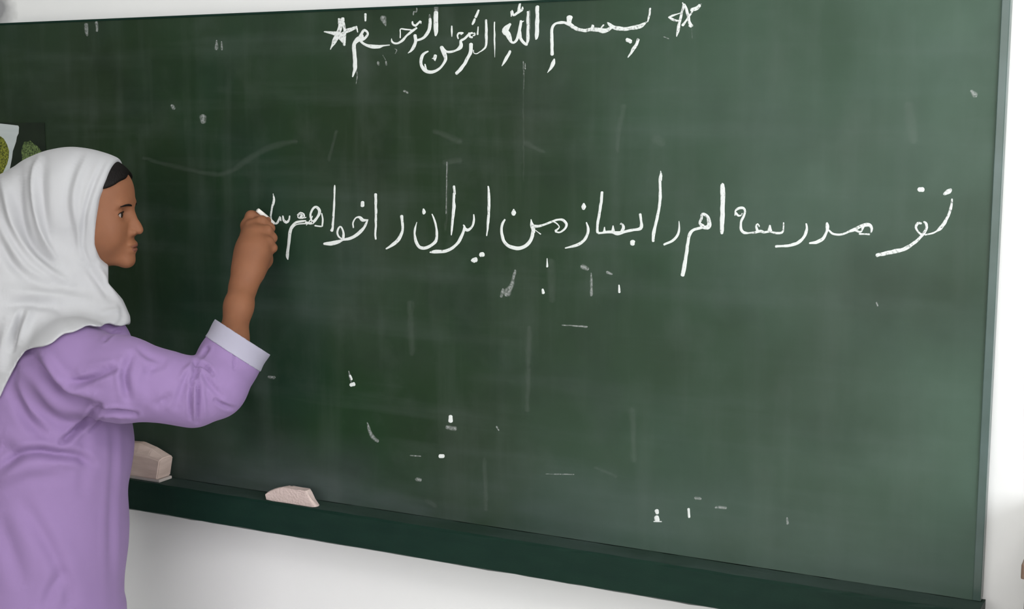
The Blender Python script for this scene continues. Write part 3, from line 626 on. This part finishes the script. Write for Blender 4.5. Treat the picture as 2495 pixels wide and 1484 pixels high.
def sleeve(p):
    d = chain(p, SLV, 0.02); f = chain(p, FOR, 0.01)
    inner = chain(p, [(at(572, 852, 2.330), 0.046), FOR[2], FOR[3]], 0.01)+0.0022
    f = np.maximum(f, (p-CN.astype(np.float32))@cuff_ax.astype(np.float32))
    d = smin(d, f, 0.005)
    d = np.maximum(d, -inner); return d
LS = [(at(150, 890, 2.52), 0.060), (at(140, 1100, 2.545), 0.052), (at(170, 1290, 2.545), 0.046)]
def tunic(p):
    d = smin(torso(p), shoulders(p), 0.05)
    d = smin(d, chain(p, LS, 0.02), 0.02)
    d = smin(d, sleeve(p), 0.018)
    near = ((p-CN.astype(np.float32))**2).sum(1) < 0.2**2
    if near.any():
        pp = p[near]; inner = chain(pp, [(at(572, 852, 2.330), 0.046), FOR[2], FOR[3]], 0.01)+0.0022; d[near] = np.maximum(d[near], -inner)
    return d
lo, hi = bounds([TOR[0][0], TOR[-1][0], EL, CN, SH, LS[2][0]], 0.19); lo[2] = 0.40
V, Q = polygonise(tunic, lo, hi, 0.0036)
V = smooth_verts(V, Q, 1, 0.3)
P2, dd = px_of(V)
cloth = [
 ([(72,860),(95,900),(125,940),(165,975),(235,992)], 15, 11), ([(100,870),(150,930),(225,965)], 14, -5),
 ([(155,930),(190,932),(235,915),(290,893)], 9, 8), ([(205,903),(240,897),(262,893)], 7, 3),
 ([(318,868),(306,900),(304,930),(312,970)], 9, 6), ([(345,880),(335,930),(345,980)], 14, -3),
 ([(240,992),(205,1030),(170,1062),(150,1078)], 8, 9), ([(250,1015),(232,1035),(218,1050)], 4, 3), ([(60,880),(55,940),(80,1000),(130,1055)], 16, -5),
 ([(40,960),(70,1020),(120,1060)], 14, 5),
 ([(0,1140),(45,1108),(95,1100),(130,1105),(190,1112),(225,1132)], 11, 9), ([(-10,1180),(60,1140),(150,1135)], 18, -5), ([(-10,1090),(20,1098),(30,1110)], 22, 6),
 ([(238,1003),(290,1003),(330,1010)], 6, 8),
 ([(468,925),(464,965),(466,1020)], 4, 3.5), ([(481,930),(482,975),(482,1030)], 4, 4), ([(474,925),(474,1020)], 4, -2.5), ([(492,925),(498,985),(500,1020)], 5, -2.5), ([(455,915),(440,960),(430,990)], 9, 3),
 ([(476,884),(500,893),(518,912)], 5, 5), ([(476,884),(478,905),(470,930)], 7, 6), ([(505,850),(490,872)], 5, 4), ([(470,885),(450,905),(440,925)], 6, -2.5), ([(490,900),(515,940),(540,965)], 7, 3),
 ([(385,985),(400,975),(410,968)], 10, 3), ([(525,975),(550,990),(570,995)], 5, 4), ([(570,860),(571,900)], 3, 2.5),
 ([(255,830),(275,812),(305,803)], 4, 6), ([(200,1020),(205,1100),(200,1200)], 14, 2), ([(272,1020),(278,1110),(270,1300),(275,1480)], 10, 3), ([(292,1020),(293,1110),(288,1300),(290,1480)], 8, -3),
 ([(60,1230),(120,1330),(160,1420),(170,1484)], 18, 4), ([(-10,1250),(30,1350),(60,1440)], 22, 4), ([(110,1480),(130,1430),(150,1400)], 14, 4), ([(340,850),(365,870),(400,880)], 8, 2.5), ([(360,905),(375,895),(395,890)], 9, 2.5),
]
V = folds(V, Q, cloth)
tm = to_mesh('tunic', V, Q); obj('tunic', tm, TUNIC, girl, True)
print('tunic', len(V))
# cuff band
def cuff(p):
    a = (p-CN.astype(np.float32))@cuff_ax.astype(np.float32)
    f = chain(p, FOR, 0.01)-0.0016; inner = chain(p, FOR, 0.01)+0.0014
    return np.maximum(np.maximum(f, -inner), np.maximum(a-0.0008, -a-0.033))
lo, hi = CN-0.10, CN+0.10
V, Q = polygonise(cuff, lo, hi, 0.0016); V = smooth_verts(V, Q, 2, 0.4); obj('cuff', to_mesh('cuff', V, Q), CUFFM, girl, True)

# ---- headscarf
def hem_y(x): return np.interp(x, [-400, -200, -60, 0, 14, 30, 45, 62, 100, 130, 160, 190, 220, 260, 318, 400], [1010, 1040, 1000, 972, 940, 905, 875, 856, 846, 832, 815, 802, 796, 792, 792, 796])
EZ = [-0.125, -0.108, -0.098, -0.088, -0.075, -0.050, -0.010, 0.030, 0.060, 0.085, 0.104, 0.14]
EX = [0.125, 0.088, 0.058, 0.045, 0.038, 0.036, 0.0425, 0.0505, 0.0610, 0.0665, 0.070, 0.082]
def scarf(p):
    q = hl(p)
    d = smin(skull(q)-0.0105, ell(q, (-0.02, 0, 0.03), (0.096, 0.082, 0.085)), 0.01)
    d = smin(d, cap(p, hw(-0.005, 0, -0.045), at(190, 720, 2.38), 0.058, 0.068), 0.015)             # round the neck
    d = smin(d, cap(p, at(120, 480, 2.37), at(-60, 655, 2.37), 0.072, 0.108), 0.02)                 # veil falling back
    d = smin(d, cap(p, at(70, 560, 2.36), at(40, 760, 2.36), 0.085, 0.125), 0.05)
    d = smin(d, cap(p, at(222, 655, 2.36), at(238, 785, 2.36), 0.0300, 0.0590), 0.015)              # bib under the chin
    sh = smin(torso(p), shoulders(p), 0.05); sh = smin(sh, chain(p, SLV[:3], 0.02), 0.022)-0.0085
    d = smin(d, sh, 0.035)
    P, dep = px_of(p.astype(np.float64)); sc = dep/FPX
    hem = (P[:, 1]-hem_y(P[:, 0])-3*np.sin(P[:, 0]*0.09+dep*30))*sc*0.8
    rim = (P[:, 0]-np.interp(P[:, 1], [640, 690, 730, 770, 800], [264, 264, 300, 317, 320]))*sc*0.9
    rim = np.where(P[:, 1] > 640, rim, -1)
    d = smax(d, hem, 0.003); d = smax(d, rim.astype(np.float32), 0.006)
    # face opening
    ex = np.interp(q[:, 2], EZ, EX); op = ex-q[:, 0]          # >0 behind the rim
    cut = -op*0.9; cut = np.where(q[:, 2] > -0.125, cut, -1)
    return smax(d, cut, 0.0035)
lo, hi = bounds([hw(0.06, 0, 0.1), at(-150, 1000, 2.2), at(340, 800, 2.2), at(-150, 640, 2.55), at(100, 700, 2.2)], 0.10)
V, Q = polygonise(scarf, lo, hi, 0.0026)
V = smooth_verts(V, Q, 2, 0.4)
V = folds(V, Q, [
 ([(95,385),(84,420),(84,470),(92,530),(110,590),(140,640)], 8, -5), ([(110,395),(102,440),(106,510),(120,570)], 12, 3),
 ([(0,430),(15,480),(35,550),(70,610),(120,660),(170,690)], 10, -5), ([(50,420),(45,480),(60,560),(100,620),(155,650)], 15, 8),
 ([(-5,530),(20,590),(60,650),(130,690)], 10, -4), ([(0,590),(30,640),(80,680)], 14, 4),
 ([(215,372),(190,430),(178,490),(190,560),(200,610)], 10, -3), ([(205,372),(172,430),(165,500),(172,560)], 16, 2),
 ([(260,380),(228,450),(208,520),(202,600),(222,650)], 6, 2.5),
 ([(0,700),(80,715),(150,722),(230,735)], 14, -4), ([(0,745),(80,740),(140,748)], 12, 4),
 ([(55,760),(40,800),(28,850)], 7, 6), ([(20,780),(5,850),(0,900)], 12, -4), ([(75,750),(60,800),(50,840)], 10, -3),
 ([(240,650),(262,690),(300,735)], 7, -3), ([(205,640),(235,680),(270,730)], 9, 3), ([(130,730),(150,760),(180,790)], 14, 2), ([(295,745),(300,770),(290,790)], 6, 2), ([(250,760),(300,752)], 6, -1.5)])
obj('headscarf', to_mesh('headscarf', V, Q), SCARF, girl, True)
print('scarf', len(V))
# ---- legs, shoes, resting hand (below the frame or behind her)
base = TOR[-1][0]
for s in (-1, 1):
    c = np.array([base[0], base[1], 0])+FH*0.085*s
    obj('trouser_leg', tube_mesh([c+np.array([0, 0, z]) for z in (0.62, 0.4, 0.2, 0.075)], [0.085, 0.07, 0.062, 0.068], 24), TROUS, girl, True)
    def shoe(p, c=c):
        a = c+R_*(-0.03)+np.array([0, 0, 0.04]); b2 = c+R_*0.14+np.array([0, 0, 0.03])
        d = cap(p, a, b2, 0.042, 0.036); d = smin(d, cap(p, c+np.array([0, 0, 0.04]), c+np.array([0, 0, 0.09]), 0.042, 0.045), 0.02); return smax(d, -p[:, 2]+0.001, 0.003)
    V, Q = polygonise(shoe, c-np.array([0.25, 0.25, 0.02]), c+np.array([0.25, 0.25, 0.2]), 0.007, 8); obj('shoe', to_mesh('shoe', V, Q), SHOEM, girl, True)
lh = LS[2][0]
def lhand(p):
    w0 = lh; k = lh+np.array([0, 0, -0.13])+R_*0.015
    d = cap(p, w0+np.array([0, 0, 0.03]), w0+np.array([0, 0, -0.06]), 0.028, 0.022); d = smin(d, cap(p, w0+np.array([0, 0, -0.06]), k, 0.022, 0.030), 0.02)
    for i, L in enumerate((0.055, 0.062, 0.058, 0.046)):
        o = R_*(0.026-0.017*i); a = k+o; m = a+np.array([0, 0, -L*0.55])+R_*0.006; e = m+np.array([0, 0, -L*0.5])-FH*0.022
        d = smin(d, chain(p, [(a, 0.0095), (m, 0.0085), (e, 0.0075)], 0.004), 0.005)
    t0 = k+np.array([0, 0, 0.045])+R_*0.02; d = smin(d, chain(p, [(t0, 0.013), (t0+R_*0.025+np.array([0, 0, -0.035]), 0.011), (t0+R_*0.028+np.array([0, 0, -0.065]), 0.009)], 0.005), 0.01)
    return d
V, Q = polygonise(lhand, lh-np.array([0.12, 0.12, 0.30]), lh+np.array([0.12, 0.12, 0.06]), 0.0035, 8); obj('hand', to_mesh('hand', V, Q), SKIN, girl, True)

# ------------------------------------------------------------------ chalk stick in her fingers
def chalk_piece(name, label):
    a = Vector(at(629, 513, 2.488)); tip = Vector(on_plane(667, 545, -0.0015)); d = (a-tip).normalized()
    b = tube_mesh([tip, tip+d*0.002, tip+d*0.010, tip+d*0.03, tip+d*0.050], [0.0025, 0.0038, 0.0042, 0.0042, 0.0040], 14)
    m = Matrix.Translation(-tip); bmesh.ops.transform(b, matrix=m, verts=b.verts); o = obj(name, b, mat('stick_chalk', (0.8, 0.78, 0.74, 1), 0.9, 0.1, (90, (0.7, 0.68, 0.64, 1), 0.5)), None, True); o.location = tip
    o['label'] = label; o['category'] = 'chalk'
chalk_piece('chalk_stick', 'white chalk stick pinched in the girl\'s fingers against the board')

# ------------------------------------------------------------------ things on the ledge
ztop = zl-0.0008
def eraser():
    xe = on_plane(409, 1150, -0.04)[0]-0.016; x0, x1 = xe-0.185, xe; y0, y1 = -0.0450, -0.004
    t = thing('board_eraser', 'pale wooden board eraser on the ledge beside the girl\'s waist', 'eraser', ((x0+x1)/2, (y0+y1)/2, ztop))
    b = bmesh.new(); box(b, x0+0.003, x1-0.004, y0+0.002, y1-0.002, ztop+0.0002, ztop+0.006, bev=0.001); obj('felt_pad', b, FELT, t)
    b = bmesh.new(); H = 0.070; zs = ztop+0.0058
    secs = [(x0, 0.040, 0.040), (x0+0.03, 0.046, 0.060), (x1-0.062, 0.046, 0.066), (x1-0.030, 0.045, 0.058), (x1, 0.040, 0.043)]
    rows = []
    for k, (x, hv, ht) in enumerate(secs):
        xb = x-0.009 if k == 4 else x
        rows.append([b.verts.new(c) for c in ((xb, y0, zs), (x, y0, zs+hv), (x, y0+0.012, zs+ht), (x, y1-0.010, zs+ht), (x, y1, zs+hv), (xb, y1, zs))])
    for i in range(len(rows)-1):
        for j in range(6): b.faces.new((rows[i][j], rows[i][(j+1) % 6], rows[i+1][(j+1) % 6], rows[i+1][j]))
    b.faces.new(rows[0][::-1]); b.faces.new(rows[-1]); bmesh.ops.recalc_face_normals(b, faces=b.faces)
    bmesh.ops.bevel(b, geom=list(b.edges), offset=0.0022, segments=3, affect='EDGES')
    obj('wooden_block', b, WOOD, t)
eraser()
def chunk():
    yf = -LD+0.009
    out = [(646,1217),(645,1205),(650,1199),(662,1196),(672,1191),(690,1189),(706,1190),(728,1194),(749,1198),(753,1206),(762,1222),(774,1238),(768,1240),(735,1233),(700,1226),(665,1220)]
    P = [on_plane(x, y, yf) for x, y in out]; zmin = min(p[2] for p in P)
    x0 = min(p[0] for p in P); sl = 0
    # let it lie on the ledge: level its underside
    b = bmesh.new(); rows = []
    for k, (yy, s) in enumerate(((0.0, 0.96), (0.003, 1.0), (0.009, 1.0), (0.016, 0.97), (0.020, 0.88))):
        cx = np.mean([p[0] for p in P]); row = []
        for i, p in enumerate(P):
            x = cx-0.002+(p[0]-cx)*s*0.96; z = ztop+0.0004+max(0.0, (p[2]-ztop))*(0.6+0.4*s) ; bottom = i in (0, 12, 13, 14, 15, 11)
            if bottom: z = ztop+0.0004+(0.0008 if i in (0, 11) else 0)
            row.append(b.verts.new((x+RNG.normal()*0.0006, yf+yy+RNG.normal()*0.0004, z+(0 if bottom else RNG.normal()*0.0008))))
        rows.append(row)
    n = len(P)
    for i in range(len(rows)-1):
        for j in range(n): b.faces.new((rows[i][j], rows[i][(j+1) % n], rows[i+1][(j+1) % n], rows[i+1][j]))
    b.faces.new(rows[0][::-1]); b.faces.new(rows[-1]); bmesh.ops.recalc_face_normals(b, faces=b.faces)
    c = Vector((np.mean([p[0] for p in P]), yf+0.018, ztop)); bmesh.ops.transform(b, matrix=Matrix.Translation(-c), verts=b.verts)
    o = obj('chalk_chunk', b, PINK); o.location = c; o['label'] = 'broken pinkish white chalk chunk alone on the dark green ledge'; o['category'] = 'chalk'
chunk()

# ------------------------------------------------------------------ foliage poster pinned at the left of the board
def poster():
    y = -0.0015; a = on_plane(108, 298, y); xr_, zt_ = a[0], on_plane(40, 299, y)[2]; xl_ = xr_-0.27; zb_ = zt_-0.20
    t = thing('nature_poster', 'dark poster of green shrubs behind a white vase shape, left of the headscarf', 'poster', ((xl_+xr_)/2, y, zb_))
    obj('sheet', BX(xl_, xr_, y-0.0006, y+0.001, zb_, zt_), PAPER, t)
    wm = mat('poster_white_print', (0.50, 0.54, 0.54, 1), 0.5, 0.4, (25, (0.42, 0.47, 0.47, 1), 0.6), stretch=(0.3, 1, 3))
    gm = mat('poster_leaf_print', (0.012, 0.022, 0.004, 1), 0.5, 0.4, (330, (0.30, 0.32, 0.04, 1), 1.0)); gm2 = mat('poster_shrub_print', (0.010, 0.022, 0.008, 1), 0.5, 0.4, (300, (0.17, 0.24, 0.08, 1), 1.0))
    def shape(name, pts, m, k):
        b = bmesh.new(); vs = [b.verts.new((p[0], y-0.0007-0.0001*k, p[2])) for p in (on_plane(x, yy, y) for x, yy in pts)]
        f = b.faces.new(vs); ex = bmesh.ops.extrude_face_region(b, geom=[f])
        for v in ex['geom']:
            if isinstance(v, bmesh.types.BMVert): v.co.y += 0.00005
        bmesh.ops.recalc_face_normals(b, faces=b.faces); obj(name, b, m, t)
    shape('printed_vase', [(-60,296),(-20,300),(0,301),(20,303),(45,306),(47,310),(46,325),(42,333),(40,345),(36,357),(32,368),(30,385),(26,405),(22,425),(17,445),(10,470),(-8,480),(-30,470),(-60,430)], wm, 1)
    shape('printed_shrub', [(-50,345),(-20,334),(2,332),(10,338),(18,352),(23,368),(22,385),(18,400),(12,412),(6,425),(-2,432),(-30,425),(-50,390)], gm, 2)
    shape('printed_shrub', [(54,360),(60,345),(68,346),(74,342),(82,350),(92,356),(103,370),(106,395),(100,420),(85,440),(60,430),(52,400),(55,385),(53,372)], gm2, 1)
poster()

# ------------------------------------------------------------------ cabinet at the right edge
def cabinet():
    yf = -0.32; p = on_plane(2488.5, 1374, yf); x0, x1, zt_ = p[0], p[0]+0.55, p[2]
    t = thing('wooden_cabinet', 'dark brown wooden cabinet against the white wall at the far right', 'cabinet', ((x0+x1)/2, yf/2, 0))
    obj('carcass', BX(x0+0.004, x1-0.004, yf+0.016, YF-0.004, 0.0, zt_-0.02), BROWN, t)
    b = bmesh.new(); box(b, x0, x1, yf, YF-0.003, zt_-0.02, zt_, bev=0.002); obj('top_board', b, BROWN, t)
    for i in (0, 1):
        u0 = x0+0.008+i*0.269; d = obj('door', BX(u0, u0+0.264, yf+0.001, yf+0.0155, 0.04, zt_-0.026), BROWN, t)
        b = bmesh.new(); bmesh.ops.create_uvsphere(b, u_segments=16, v_segments=10, radius=0.012); kx = u0+(0.235 if i == 0 else 0.03)
        for v in b.verts: v.co += Vector((kx, yf-0.008, zt_*0.6))
        k = obj('knob', b, METAL, d, True); k.matrix_parent_inverse = Matrix()
cabinet()
